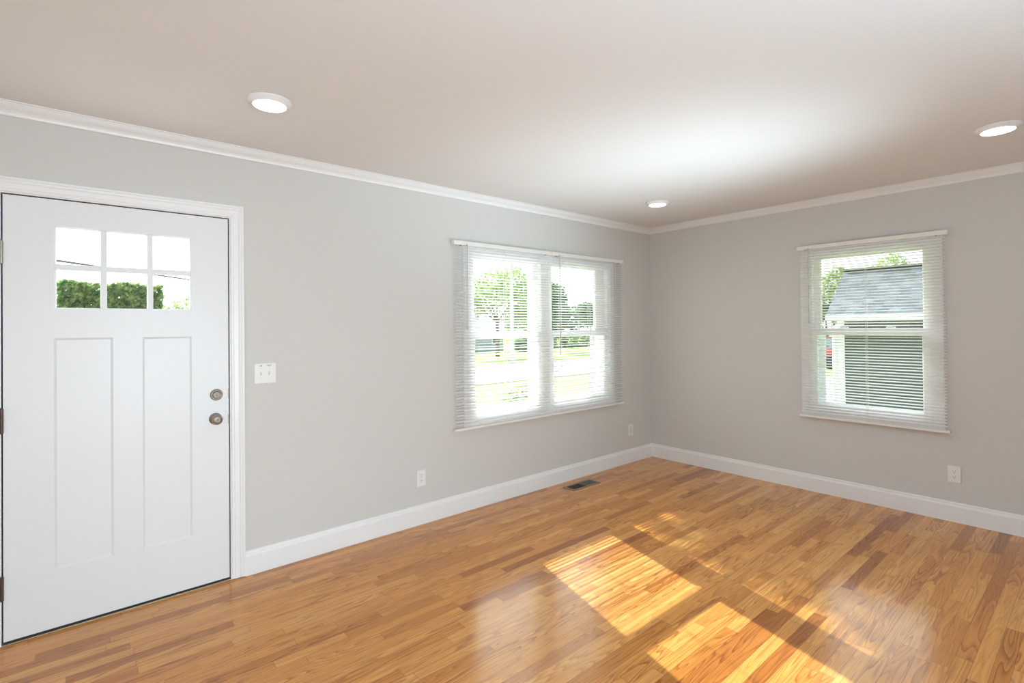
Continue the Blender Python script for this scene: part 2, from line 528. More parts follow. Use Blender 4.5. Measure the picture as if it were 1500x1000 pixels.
CROWN = [(0, 0.0587), (0.010, 0.0587), (0.0125, 0.0570), (0.0125, 0.0540), (0.009, 0.0520), (0.011, 0.0450), (0.016, 0.0370), (0.0235, 0.0300),
         (0.030, 0.0260), (0.0315, 0.0230), (0.036, 0.0215), (0.0375, 0.0180), (0.041, 0.0160), (0.042, 0.0125), (0.046, 0.0110), (0.0465, 0.0065),
         (0.053, 0.0050), (0.056, 0.0030), (0.056, 0.0), (0, 0)]
def crown_run(name, f, u0, u1, label, vert):
    bm = bmesh.new()
    ra_, rb_ = [], []
    for pr, dr in CROWN:
        ra_.append(bm.verts.new(f(u0, -pr, H - dr)))
        rb_.append(bm.verts.new(f(u1 - (pr if vert else 0), -pr, H - dr)))
    n = len(CROWN)
    for k in range(n): bm.faces.new((ra_[k], rb_[k], rb_[(k + 1) % n], ra_[(k + 1) % n]))
    bm.faces.new(ra_); bm.faces.new(rb_)
    tag(obj(name, bm, 'trim'), label, 'crown moulding', kind='structure')
crown_run('trim_1', mapA, XL, 0, 'white crown moulding along the wall with the door', True)
crown_run('trim_2', mapB, YB, 0, 'white crown moulding along the wall with the single window', True)

# ------------------------------------------------------------------ entrance door
CAS = [(0.0, -0.000), (0.0, -0.009), (0.005, -0.011), (0.013, -0.011), (0.016, -0.013), (0.036, -0.0145), (0.040, -0.0125), (0.044, -0.016),
       (0.050, -0.0175), (0.053, -0.016), (0.057, -0.019), (0.066, -0.019), (0.068, -0.016), (0.068, 0.0)]
bm = bmesh.new()
i0, i1, iz = DX0 - 0.011, DX1 + 0.011, DZ1 + 0.011
sweep(bm, [(i1, 0.004), (i1, iz), (i0, iz), (i0, 0.004)], [(-o, v) for o, v in CAS], mapA)
tag(obj('trim_3', bm, 'trim'), 'white moulded casing around the entrance door', 'door casing', kind='structure')
# jamb lining the opening
bm = bmesh.new()
j = 0.006
box(bm, (DX0 - 0.025, 0.0, 0.0), (DX0 - j, WT, DZ1 + 0.022)); box(bm, (DX1 + j, 0.0, 0.0), (DX1 + 0.025, WT, DZ1 + 0.022))
box(bm, (DX0 - j, 0.0, DZ1 + j), (DX1 + j, WT, DZ1 + 0.022))
tag(obj('trim_4', bm, 'trim'), 'white jamb lining the entrance doorway', 'door jamb', kind='structure')

GX0, GX1, GZ0, GZ1 = -4.840, -4.280, 1.528, 1.925
door = root('door_1', (DX0, 0.02, 0), 'white craftsman entrance door with six small panes over two panels', 'door', kind='structure')
dl = Vector(door.location)
fD = shifted(mapA, dl)
DY0, DY1 = 0.004, 0.048
bm = bmesh.new()
holes = [(GX0, GX1, GZ0, GZ1), (-4.843, -4.620, 0.292, 1.388), (-4.500, -4.280, 0.292, 1.386)]
wall_boxes(bm, DX0, DX1, DZ0, DZ1, DY0, DY1, holes, fD)
bmesh.ops.remove_doubles(bm, verts=bm.verts[:], dist=1e-5)
slab = obj('door_slab', bm, 'door', door)
for (a, b, c_, d_) in holes[1:]:
    bm = bmesh.new()
    box(bm, (a, DY0 + 0.006, c_), (b, DY1, d_), fD)
    # sloping sticking around the recessed panel
    sweep(bm, [(a, c_), (b, c_), (b, d_), (a, d_)], [(0, DY0), (0.010, DY0 + 0.006), (0, DY0 + 0.006)], fD, closed=True)
    obj('door_panel', bm, 'door', door)
bm = bmesh.new()
for x0, x1 in ((-4.668, -4.643), (-4.477, -4.452)): box(bm, (x0, DY0 + 0.004, GZ0), (x1, DY1 - 0.004, GZ1), fD, 0.003)
box(bm, (GX0, DY0 + 0.0045, 1.717), (GX1, DY1 - 0.0045, 1.744), fD, 0.003)
sweep(bm, [(GX0, GZ0), (GX1, GZ0), (GX1, GZ1), (GX0, GZ1)], [(0, DY0), (0.006, DY0 + 0.007), (0.006, DY1 - 0.007), (0, DY1)], fD, closed=True)
obj('muntin_grid', bm, 'door', door)
xs = [(-4.834, -4.668), (-4.643, -4.477), (-4.452, -4.286)]
for zz in ((1.534, 1.717), (1.744, 1.919)):
    for a, b in xs:
        obj('glass_pane', nb(((a, 0.024, zz[0]), (b, 0.028, zz[1])), f=fD), 'glass', door)
# knob, deadbolt, hinges, seal
def on_door(x, z): return Vector((x, DY0, z)) - dl
kn = bmesh.new()
lathe(kn, [(0, 0.0), (0.0325, 0.0), (0.0325, 0.004), (0.029, 0.010), (0.016, 0.013), (0.0125, 0.018), (0.0125, 0.028), (0.018, 0.033),
           (0.0255, 0.042), (0.0275, 0.052), (0.0255, 0.061), (0.019, 0.067), (0.0135, 0.068)], on_door(-4.168, 0.922), (0, -1, 0))
knob = obj('door_knob', kn, 'nickel', door, True)
kc = bmesh.new()
lathe(kc, [(0.0138, 0.0675), (0.0125, 0.0655), (0, 0.0655)], on_door(-4.168, 0.922), (0, -1, 0), 24)
kcyl = obj('lock_cylinder', kc, 'nickel_dark', knob)
q = on_door(-4.168, 0.922)
obj('keyhole', nb(((q.x - 0.0015, q.y - 0.0662, q.z - 0.006), (q.x + 0.0015, q.y - 0.0656, q.z + 0.006))), 'slot', knob)
db = bmesh.new()
lathe(db, [(0, 0), (0.032, 0.0), (0.032, 0.004), (0.029, 0.012), (0.025, 0.0145), (0.0225, 0.0145), (0.0215, 0.0125), (0, 0.0125)], on_door(-4.163, 1.056), (0, -1, 0))
dbo = obj('deadbolt', db, 'nickel', door, True)
q = on_door(-4.163, 1.056)
c2 = bmesh.new()
lathe(c2, [(0, 0.0128), (0.0175, 0.0128), (0.0165, 0.0150), (0, 0.0150)], q, (0, -1, 0), 28)
obj('lock_cylinder', c2, 'nickel_dark', dbo)
obj('keyhole', nb(((q.x - 0.0015, q.y - 0.0154, q.z - 0.008), (q.x + 0.0015, q.y - 0.0149, q.z + 0.002))), 'slot', dbo)
obj('latch_plate', nb(((DX1 - 0.003, DY0 - 0.0005, 0.885), (DX1 + 0.0035, DY1 - 0.01, 0.940)), f=fD), 'nickel_dark', door)
obj('latch_plate', nb(((DX1 - 0.003, DY0 - 0.0004, 1.030), (DX1 + 0.003, DY1 - 0.01, 1.085)), f=fD), 'nickel_dark', door)
for k, (z0, z1) in enumerate(((1.732, 1.835), (0.962, 1.072), (0.208, 0.314))):
    bm = bmesh.new()
    lathe(bm, [(0, z0 - 0.004), (0.004, z0 - 0.003), (0.0065, z0), (0.0065, z0 + 0.034), (0.0058, z0 + 0.035), (0.0065, z0 + 0.036),
               (0.0065, z0 + 0.070), (0.0058, z0 + 0.071), (0.0065, z0 + 0.072), (0.0065, z1), (0.004, z1 + 0.003), (0, z1 + 0.004)],
          Vector((DX0 - 0.004, -0.004, 0)) - dl, (0, 0, 1), 16)
    box(bm, (DX0 - 0.0045, -0.002, z0), (DX0 - 0.0005, 0.030, z1), fD)
    h = obj('hinge', bm, 'nickel' if k == 0 else 'bronze', door, False)
    tag(h, 'silver top hinge' if k == 0 else 'brown hinge')
obj('weather_seal', nb(((DX0 - 0.0055, 0.030, 0.0062), (DX0 - 0.0008, 0.046, DZ1 + 0.005)), ((DX1 + 0.0008, 0.018, 0.0062), (DX1 + 0.0055, 0.046, DZ1 + 0.005)),
    ((DX0, 0.010, DZ1 + 0.0008), (DX1, 0.046, DZ1 + 0.0055)), f=fD), 'seal', door)
obj('door_sweep', nb(((DX0 + 0.002, 0.012, 0.0065), (DX1 - 0.002, 0.046, DZ0 - 0.001)), f=fD), 'seal', door)
tag(obj('trim_5', nb(((DX0 - 0.0055, -0.004, 0.0), (DX1 + 0.0055, WT, 0.006)), bevel=0.0015), 'threshold'), 'thin brown threshold strip under the entrance door', 'threshold', kind='structure')

# ------------------------------------------------------------------ windows
WC = [(0, 0), (0, -0.014), (0.004, -0.017), (0.062, -0.017), (0.066, -0.014), (0.066, 0)]
def window(name, label, f0, op, units, loc):
    W_ = root(name, loc, label, 'window', kind='structure')
    f = shifted(f0, loc)
    u0, u1, z0, z1 = op
    bm = bmesh.new()
    sweep(bm, [(u0 + 0.004, z0 + 0.004), (u0 + 0.004, z1 - 0.004), (u1 - 0.004, z1 - 0.004), (u1 - 0.004, z0 + 0.004)], WC, f, closed=True)
    obj('window_casing', bm, 'trim', W_)
    bm = bmesh.new()
    T = 0.024
    box(bm, (u0, -0.002, z0), (u0 + T, WT + 0.02, z1), f); box(bm, (u1 - T, -0.002, z0), (u1, WT + 0.02, z1), f)
    box(bm, (u0 + T, -0.002, z1 - T), (u1 - T, WT + 0.02, z1), f); box(bm, (u0 + T, -0.002, z0), (u1 - T, WT + 0.02, z0 + T), f)
    for a, b in zip(units, units[1:]):
        box(bm, (a['o'][1], -0.002, z0 + T), (b['o'][0], WT + 0.02, z1 - T), f)
    obj('window_frame', bm, 'vinyl', W_)
    for un in units:
        o0, o1 = un['o']
        for nm, (g0, g1), (za, zb), (ya, yb), (r0, r1) in (
            ('lower_sash', un['lg'], (z0 + T, 1.380), (0.004, 0.036), (0.746, 1.327)),
            ('upper_sash', un['ug'], (1.345, z1 - T), (0.042, 0.074), (1.374, 1.966))):
            bm = bmesh.new()
            box(bm, (o0, ya, za), (g0, yb, zb), f); box(bm, (g1, ya, za), (o1, yb, zb), f)
            box(bm, (g0, ya, za), (g1, yb, r0), f); box(bm, (g0, ya, r1), (g1, yb, zb), f)
            # glazing bead
            sweep(bm, [(g0, r0), (g1, r0), (g1, r1), (g0, r1)], [(0, ya + 0.001), (0.006, ya + 0.010), (0.006, yb - 0.008), (0, yb - 0.001)], f, closed=True)
            s_ = obj(nm, bm, 'vinyl', W_)
            obj('glass_pane', nb(((g0, (ya + yb) / 2, r0), (g1, (ya + yb) / 2 + 0.003, r1)), f=f), 'glass', s_)
            if nm == 'lower_sash':
                mid = (g0 + g1) / 2
                for cx in ((g0 * 0.72 + g1 * 0.28), (g0 * 0.28 + g1 * 0.72)):
                    bm = bmesh.new()
                    box(bm, (cx - 0.028, ya + 0.004, zb), (cx + 0.028, yb - 0.002, zb + 0.010), f, 0.003)
                    box(bm, (cx - 0.008, ya + 0.002, zb + 0.008), (cx + 0.024, yb - 0.010, zb + 0.016), f, 0.003)
                    obj('sash_lock', bm, 'vinyl', W_)
        # half insect-screen frame outside the lower sash
        s0, s1 = un['scr']
        bm = bmesh.new()
        for a, b in ((o0, s0), (s1, o1)):
            if b - a > 0.004:
                box(bm, (a, 0.128, z0 + T), (a + (b - a) * 1.0, 0.150, 1.36), f) if b - a < 0.05 else box(bm, ((b - 0.034) if a == o0 else a, 0.128, z0 + T), (b if a == o0 else a + 0.034, 0.150, 1.36), f)
        box(bm, (s0, 0.128, z0 + T), (s1, 0.150, z0 + T + 0.022), f)
        obj('screen_frame', bm, 'white_ext', W_)
    return W_

window('window_1', 'white double window behind the two blinds on the left wall', mapA, A_OP,
       [dict(o=(-2.391, -1.638), lg=(-2.358, -1.678), ug=(-2.338, -1.694), scr=(-2.352, -1.668)),
        dict(o=(-1.528, -0.719), lg=(-1.482, -0.768), ug=(-1.462, -0.852), scr=(-1.484, -0.822))], (-1.555, 0.0, 0.70))
window('window_2', 'white single window behind the blind on the right wall', mapB, B_OP,
       [dict(o=(-2.396, -1.619), lg=(-2.360, -1.648), ug=(-2.360, -1.666), scr=(-2.372, -1.668))], (0.0, -2.007, 0.70))

# ------------------------------------------------------------------ venetian blinds
def blind(label, f0, u0, u1, loc, wand_u, wand_len, cord_us, group, pitch=0.0225, tilt=15, endl=0.018, endr=0.018, sag=1.0):
    R_ = root('window_blind', loc, label, 'blind', group)
    f = shifted(f0, loc)
    V0, V1 = -0.062, -0.022
    vc = (V0 + V1) / 2
    zt0, zt1 = 2.046, 2.078
    bm = bmesh.new()
    box(bm, (u0, V0, zt0), (u1, V1, zt1), f, 0.0025)
    obj('headrail', bm, 'rail', R_)
    for a in (u0 + 0.055, u1 - 0.075):
        bm = bmesh.new()
        box(bm, (a, V0 - 0.0015, zt1 - 0.003), (a + 0.02, V1, zt1 + 0.0015), f)
        obj('bracket', bm, 'rail', R_)
        bm = bmesh.new()
        box(bm, (a + 0.003, V0 + 0.004, zt0 - 0.006), (a + 0.016, V0 + 0.018, zt0 + 0.001), f, 0.002)
        obj('cord_guide', bm, 'nickel', R_)
    bm = bmesh.new()
    box(bm, (u0 + 0.002, vc - 0.0135, 0.632), (u1 - 0.002, vc + 0.0135, 0.650), f, 0.004)
    obj('bottom_rail', bm, 'rail', R_)
    # slats
    bm = bmesh.new()
    a0, a1 = u0 + endl, u1 - endr
    z = 2.030
    cnt = 0
    rnd = random.Random(int(abs(u0) * 1000))
    while z > 0.662:
        jit = rnd.uniform(-0.0006, 0.0006)
        alt = (1 if cnt % 2 else -1) * (0.8 if z < 1.32 else 0.25) * sag
        ta = math.radians((tilt if z < 1.36 else tilt + 6) + 4.5 * alt); ct, st = math.cos(ta), math.sin(ta)
        jit += 0.0016 * alt; cnt += 1
        sec = []
        for k in range(5):
            s_ = (k / 4 - 0.5) * 0.0252
            crown_ = 0.0016 * (1 - (2 * k / 4 - 1) ** 2)
            sec.append((vc + s_ * ct - crown_ * st, z + jit + s_ * st + crown_ * ct))
        ring = sec + [(v, zz - 0.0007) for v, zz in reversed(sec)]
        ra_ = [bm.verts.new(f(a0, v, zz)) for v, zz in ring]
        rb_ = [bm.verts.new(f(a1, v, zz)) for v, zz in ring]
        n = len(ring)
        for k in range(n): bm.faces.new((ra_[k], rb_[k], rb_[(k + 1) % n], ra_[(k + 1) % n]))
        bm.faces.new(ra_); bm.faces.new(rb_)
        z -= pitch
    so = obj('slats', bm, 'slat', R_)
    for cu in cord_us:
        bm = bmesh.new()
        for v in (vc - 0.0150, vc + 0.0150):
            box(bm, (cu - 0.0009, v - 0.0009, 0.645), (cu + 0.0009, v + 0.0009, zt0), f)
        box(bm, (cu + 0.010, vc - 0.0007, 0.645), (cu + 0.0114, vc + 0.0007, zt0), f)
        obj('ladder_cord', bm, 'cord', R_)
    if wand_u is not None:
        bm = bmesh.new()
        wb = f(wand_u, V0 - 0.010, zt0 + 0.004); we = f(wand_u - 0.004, V0 - 0.012, zt0 - wand_len)
        tube(bm, [wb, we], 0.0036, 6)
        tube(bm, [we, we - Vector((0, 0, 0.025))], 0.0052, 8)
        box(bm, (wand_u - 0.004, V0 - 0.014, zt0 + 0.002), (wand_u + 0.004, V0 + 0.002, zt0 + 0.008), f)
        obj('tilt_wand', bm, 'wand', R_)
    return R_
blind('white mini blind over the left half of the double window', mapA, -2.594, -1.562, (-2.078, -0.042, 2.078), -2.480, 0.62, (-2.46, -2.085, -1.70), 'white mini blinds')
blind('white mini blind over the right half of the double window, next to the corner', mapA, -1.558, -0.537, (-1.048, -0.042, 2.078), -1.468, 0.86, (-1.44, -1.048, -0.66), 'white mini blinds')
blind('white mini blind over the single window on the right wall', mapB, -2.518, -1.523, (-0.042, -2.02, 2.078), -1.614, 0.60, (-2.42, -2.020, -1.60), 'white mini blinds', sag=0.2)

# ------------------------------------------------------------------ ceiling lights
def ceiling_light(x, y, label):
    L = root('ceiling_light', (x, y, H), label, 'ceiling light', 'round ceiling lights')
    bm = bmesh.new()
    lathe(bm, [(0.0, 0.0), (0.094, 0.0), (0.096, -0.002), (0.096, -0.005), (0.092, -0.008), (0.077, -0.019), (0.0745, -0.0225), (0.0710, -0.0225), (0.0695, -0.0195), (0, -0.0195)],
          (0, 0, 0), (0, 0, 1), 48)
    obj('trim_ring', bm, 'trim', L, True)
    bm = bmesh.new()
    lathe(bm, [(0.0695, -0.0205), (0.0690, -0.0228), (0.0, -0.0235)], (0, 0, 0), (0, 0, 1), 48)
    obj('diffuser', bm, 'diffuser', L, True)
ceiling_light(-4.085, -0.775, 'round lit ceiling light above the entrance door side')
ceiling_light(-0.985, -0.765, 'round lit ceiling light nearest the corner of the room')
ceiling_light(-1.000, -2.885, 'round lit ceiling light in front of the single window, at the right edge')

# ------------------------------------------------------------------ outlets, switch, floor register
def outlet(label, f0, u, z, loc):
    R_ = root('wall_outlet', loc, label, 'outlet', 'white wall plates')
    f = shifted(f0, loc)
    bm = bmesh.new()
    box(bm, (u - 0.036, -0.0062, z - 0.0585), (u + 0.036, 0.0, z + 0.0585), f, 0.0025)
    obj('cover_plate', bm, 'plate', R_)
    for dz in (0.0195, -0.0195):
        bm = bmesh.new()
        box(bm, (u - 0.0165, -0.0078, z + dz - 0.0135), (u + 0.0165, -0.0055, z + dz + 0.0135), f, 0.001)
        rc = obj('receptacle', bm, 'plate', R_)
        bm = bmesh.new()
        for du, hh in ((-0.0064, 0.0042), (0.0064, 0.0036)):
            box(bm, (u + du - 0.0011, -0.0081, z + dz + 0.004 - hh), (u + du + 0.0011, -0.0077, z + dz + 0.004 + hh), f)
        box(bm, (u - 0.0024, -0.0081, z + dz - 0.0095), (u + 0.0024, -0.0077, z + dz - 0.0050), f)
        obj('slots', bm, 'slot', rc)
    bm = bmesh.new()
    c_ = f(u, -0.0060, z); d_ = f(u, -1, z) - f(u, 0, z)
    lathe(bm, [(0, 0), (0.003, 0), (0.0025, 0.0012), (0, 0.0015)], c_, d_, 12)
    obj('screw', bm, 'plate_grey', R_)
outlet('white duplex outlet low on the left wall between door and window', mapA, -2.860, 0.330, (-2.860, 0, 0.27))
outlet('white duplex outlet low on the right wall near the right edge', mapB, -2.526, 0.338, (0, -2.526, 0.28))

loc = (-0.370, 0, 0.27)
R_ = root('wall_plate', loc, 'small white wall plate with a plain insert, beside the corner', 'wall plate', 'white wall plates')
f = shifted(mapA, loc)
obj('cover_plate', nb(((-0.408, -0.006, 0.274), (-0.332, 0, 0.392)), f=f, bevel=0.0025), 'plate', R_)
obj('insert', nb(((-0.387, -0.0075, 0.300), (-0.353, -0.005, 0.366)), f=f, bevel=0.001), 'plate_grey', R_)
for zz in (0.285, 0.381):
    bm = bmesh.new()
    lathe(bm, [(0, 0), (0.003, 0), (0.0025, 0.0012), (0, 0.0015)], f(-0.370, -0.0058, zz), (0, -1, 0), 12)
    obj('screw', bm, 'slot' if zz < 0.3 else 'plate_grey', R_)

loc = (-3.908, 0, 1.10)
R_ = root('light_switch', loc, 'white double toggle switch plate with handwritten marks, right of the entrance door', 'light switch', 'white wall plates')
f = shifted(mapA, loc)
obj('cover_plate', nb(((-3.967, -0.0065, 1.101), (-3.849, 0, 1.218)), f=f, bevel=0.0025), 'plate', R_)
for k, ux in enumerate((-3.931, -3.885)):
    bm = bmesh.new()
    box(bm, (ux - 0.0052, -0.0072, 1.1475), (ux + 0.0052, -0.0060, 1.1715), f)
    tg = obj('toggle', bm, 'plate_grey', R_)
    bm = bmesh.new()
    s_ = 1 if k == 0 else -1
    ring = lambda v, zc, hw, hh: [bm.verts.new(f(ux + a, v, zc + b)) for a, b in ((-hw, -hh), (hw, -hh), (hw, hh), (-hw, hh))]
    r0_, r1_ = ring(-0.0070, 1.1595, 0.0042, 0.0062), ring(-0.0175, 1.1595 + s_ * 0.0075, 0.0032, 0.0030)
    for i in range(4): bm.faces.new((r0_[i], r0_[(i + 1) % 4], r1_[(i + 1) % 4], r1_[i]))
    bm.faces.new(r1_); bm.faces.new(r0_)
    obj('lever', bm, 'plate', tg)
    for zz in (1.190, 1.129):
        bm = bmesh.new()
        lathe(bm, [(0, 0), (0.0028, 0), (0.0022, 0.001), (0, 0.0013)], f(ux, -0.0064, zz), (0, -1, 0), 12)
        obj('screw', bm, 'plate_grey', R_)
# the two handwritten marks: IN and OUT
def stroke(bm, pts, f, v=-0.0068, w=0.0013):
    for (a, b), (c_, d_) in zip(pts, pts[1:]):
        dx, dz = c_ - a, d_ - b
        L = math.hypot(dx, dz); nx, nz = -dz / L * w / 2, dx / L * w / 2
        q = [(a + nx, b + nz), (c_ + nx, d_ + nz), (c_ - nx, d_ - nz), (a - nx, b - nz)]
        lo = [bm.verts.new(f(x, v + 0.0004, z)) for x, z in q]; hi = [bm.verts.new(f(x, v, z)) for x, z in q]
        bm.faces.new(hi)
        for i in range(4): bm.faces.new((lo[i], lo[(i + 1) % 4], hi[(i + 1) % 4], hi[i]))
hl = 0.0085
def letters(bm, x, z, word):
    for ch in word:
        if ch == 'I': stroke(bm, [(x, z), (x, z + hl)], f); x += 0.0035
        if ch == 'N': stroke(bm, [(x, z), (x, z + hl), (x + 0.006, z), (x + 0.006, z + hl)], f); x += 0.0095
        if ch == 'O': stroke(bm, [(x + 0.003 + 0.003 * math.cos(a), z + hl / 2 + hl / 2 * math.sin(a)) for a in [i * math.pi / 6 for i in range(13)]], f); x += 0.0085
        if ch == 'U': stroke(bm, [(x, z + hl), (x, z + 0.002), (x + 0.002, z), (x + 0.004, z), (x + 0.006, z + 0.002), (x + 0.006, z + hl)], f); x += 0.0085
        if ch == 'T': stroke(bm, [(x, z + hl), (x + 0.007, z + hl)], f); stroke(bm, [(x + 0.0035, z + hl), (x + 0.0035, z)], f); x += 0.009
bm = bmesh.new(); letters(bm, -3.937, 1.2005, 'IN'); obj('handwriting', bm, 'ink', R_)
bm = bmesh.new(); letters(bm, -3.897, 1.2005, 'OUT'); obj('handwriting', bm, 'ink', R_)

# floor register
x0, x1, y0, y1 = -1.500, -1.155, -0.246, -0.112
loc = ((x0 + x1) / 2, (y0 + y1) / 2, 0)
R_ = root('floor_register', loc, 'brown metal floor register in the oak floor below the double window', 'floor vent')
f = shifted(IDM, loc)
bm = bmesh.new()
b_ = 0.020
for a, c_ in (((x0, y0), (x1, y0 + b_)), ((x0, y1 - b_), (x1, y1)), ((x0, y0 + b_), (x0 + b_, y1 - b_)), ((x1 - b_, y0 + b_), (x1, y1 - b_))):
    box(bm, (*a, 0.0), (*c_, 0.005), f)
obj('register_frame', bm, 'register_rim', R_)
obj('register_well', nb(((x0 + b_, y0 + b_, 0.0003), (x1 - b_, y1 - b_, 0.001)), f=f), 'register_dark', R_)
bm = bmesh.new()
n = 30
for i in range(n):
    xx = x0 + b_ + (i + 0.5) * (x1 - x0 - 2 * b_) / n
    left = i < n * 0.52
    w, dz = (0.0008, 0.0022) if left else (0.0046, 0.0042)
    vs = [bm.verts.new(f(xx + a, yy, zz)) for a, zz in ((-w, 0.0012), (w, 0.0012), (w * 0.8, dz), (-w * 0.8, dz)) for yy in (y0 + b_, y1 - b_)]
    for k in range(4): bm.faces.new((vs[2 * k], vs[2 * k + 1], vs[(2 * k + 3) % 8], vs[(2 * k + 2) % 8]))
box(bm, ((x0 + x1) / 2 - 0.004, y0 + b_, 0.001), ((x0 + x1) / 2 + 0.002, y1 - b_, 0.0045), f)
obj('louvers', bm, 'register', R_)

# ------------------------------------------------------------------ outside
GZ = -0.70
tag(obj('ground', nb(((-60, WT, GZ - 0.3), (WT, 120, GZ)), ((WT, -60, GZ - 0.3), (120, 120, GZ))), 'grass'), 'sunlit lawn outside the windows', 'lawn', kind='structure')
tag(obj('road', nb(((-60, 11.6, GZ), (120, 18.6, GZ + 0.02))), 'asphalt'), 'pale street across the front lawn', 'road', kind='structure')
tag(obj('bounce_slab', nb(((-6.5, WT, GZ), (0.6, 3.6, GZ + 0.03))), 'concrete'), 'added pale concrete slab, unseen, bouncing light in to the ceiling', 'bounce_slab', kind='structure')  # unseen slab added to reflect sunlight up through the window
tag(obj('driveway', nb(((8.2, 1.6, GZ), (17.5, 4.6, GZ + 0.025)), bevel=0.0), 'concrete'), 'pale concrete driveway beside the grey garage', 'driveway', kind='structure')

def foliage(bm, blobs, n, size, rnd, squash=1.0):
    tot = sum(b[1] ** 2 for b in blobs)
    for (c, r) in blobs:
        for _ in range(max(8, int(n * r * r / tot))):
            d = Vector((rnd.gauss(0, 1), rnd.gauss(0, 1), rnd.gauss(0, 1))).normalized()
            rr = r * rnd.uniform(0.45, 1.0) ** 0.6
            q = Vector(c) + Vector((d.x * rr, d.y * rr, d.z * rr * squash))
            a = Vector((rnd.gauss(0, 1), rnd.gauss(0, 1), rnd.gauss(0, 1))).normalized()
            e = a.orthogonal().normalized(); g = a.cross(e)
            s = size * rnd.uniform(0.6, 1.3)
            bm.faces.new([bm.verts.new(q + v) for v in (e * s, g * s * 0.55, -e * s, -g * s * 0.55)])

def tree(label, base, trunk_h, blobs, n, leaf, mat='leaf', group='trees outside', trunk_r=0.16, seed=1):
    T = root('tree', base, label, 'tree', group)
    rnd = random.Random(seed)
    bm = bmesh.new()
    tube(bm, [(0, 0, 0), (0.03, 0.02, trunk_h * 0.5), (0, 0, trunk_h)], [trunk_r, trunk_r * 0.8, trunk_r * 0.5], 10)
    for (c, r) in blobs[:6]:
        tube(bm, [(0, 0, trunk_h * 0.8), (Vector((0, 0, trunk_h * 0.9)) + Vector(c)) / 2, c], [trunk_r * 0.45, trunk_r * 0.3, trunk_r * 0.12], 6)
    obj('trunk', bm, 'bark', T)
    bm = bmesh.new()
    foliage(bm, blobs, n, leaf, rnd)
    obj('foliage', bm, mat, T)
    return T

def blobs_of(rnd, center, R, k, r0, r1, flat=0.8):
    out = []
    for _ in range(k):
        d = Vector((rnd.gauss(0, 1), rnd.gauss(0, 1), rnd.gauss(0, 1))).normalized() * R * rnd.uniform(0.2, 1) ** 0.5
        out.append(((center[0] + d.x, center[1] + d.y, center[2] + d.z * flat), rnd.uniform(r0, r1)))
    return out
rg = random.Random(5)
# left half of the double window: big loose green tree
tree('large loose green tree across the street, seen through the left half of the double window', (18.0, 25.0, GZ), 3.0,
     blobs_of(rg, (0.3, 0, 4.0), 2.6, 13, 0.8, 1.4), 5200, 0.13, 'leaf', seed=2)
# right half: dark tree and low tree line
tree('dark green tree at the left edge of the right pane of the double window', (25.4, 28.0, GZ), 2.6,
     blobs_of(rg, (0, 0, 4.3), 2.0, 10, 0.8, 1.3), 3600, 0.14, 'leaf_dark', seed=3)
for k, (x, y, h, r) in enumerate(((31.5, 36.5, 3.2, 1.7), (38.3, 38.3, 3.3, 1.9), (45.5, 40.5, 3.3, 2.1), (53.5, 42, 3.6, 2.4))):
    tree(['rounded tree in the far tree line, beside the dark tree', 'rounded tree in the far tree line, middle of the right pane', 'rounded tree in the far tree line, towards the right of the pane',
          'rounded tree at the right end of the far tree line'][k], (x, y, GZ), 2.0, blobs_of(rg, (0, 0, h), r, 10, 0.9, 1.6, 0.7), 2200, 0.2, 'leaf_dark', seed=10 + k)
# tall yard tree whose crown shades the right half of the double window
tree('tall yard tree shading the right half of the double window', (2.6, 9.2, GZ), 7.0,
     [((-1.12, -0.1, 8.25), 0.50), ((-1.10, 0.0, 9.1), 0.52), ((-0.5, 0.1, 8.6), 0.7), ((-0.4, 0.0, 9.7), 0.9), ((-0.2, 0.2, 10.5), 0.9), ((0.7, 0.3, 9.1), 1.0), ((-0.3, 0.0, 7.8), 0.6)], 3000, 0.11, 'leaf', seed=21)
# trees behind the garage
tree('pale green tree rising behind the ridge of the grey garage roof', (22.3, 3.0, GZ), 2.6,
     [((0, -0.05, 4.4), 0.72), ((0, 0.65, 4.0), 0.55), ((0.1, -0.75, 3.9), 0.6), ((0, 1.1, 3.6), 0.4), ((0.1, -1.3, 3.5), 0.5), ((0, 0, 3.6), 0.9)], 2200, 0.10, 'leaf_light', seed=31)
tree('pale green tree left of the grey garage roof', (20.2, 4.28, GZ), 2.2,
     [((0, 0.36, 3.9), 0.42), ((0.1, 0.12, 4.3), 0.30), ((0.05, 0.66, 3.45), 0.32), ((0.1, 0, 3.4), 0.45)], 900, 0.09, 'leaf_light', trunk_r=0.08, seed=32)
tree('dark bushy tree beyond the driveway, low beside the garage', (27.5, 7.2, GZ), 1.4,
     [((0, 0, 3.2), 0.6), ((0.2, 0.5, 2.7), 0.6), ((-0.1, -0.4, 2.6), 0.6)], 1300, 0.11, 'leaf_dark', seed=33)

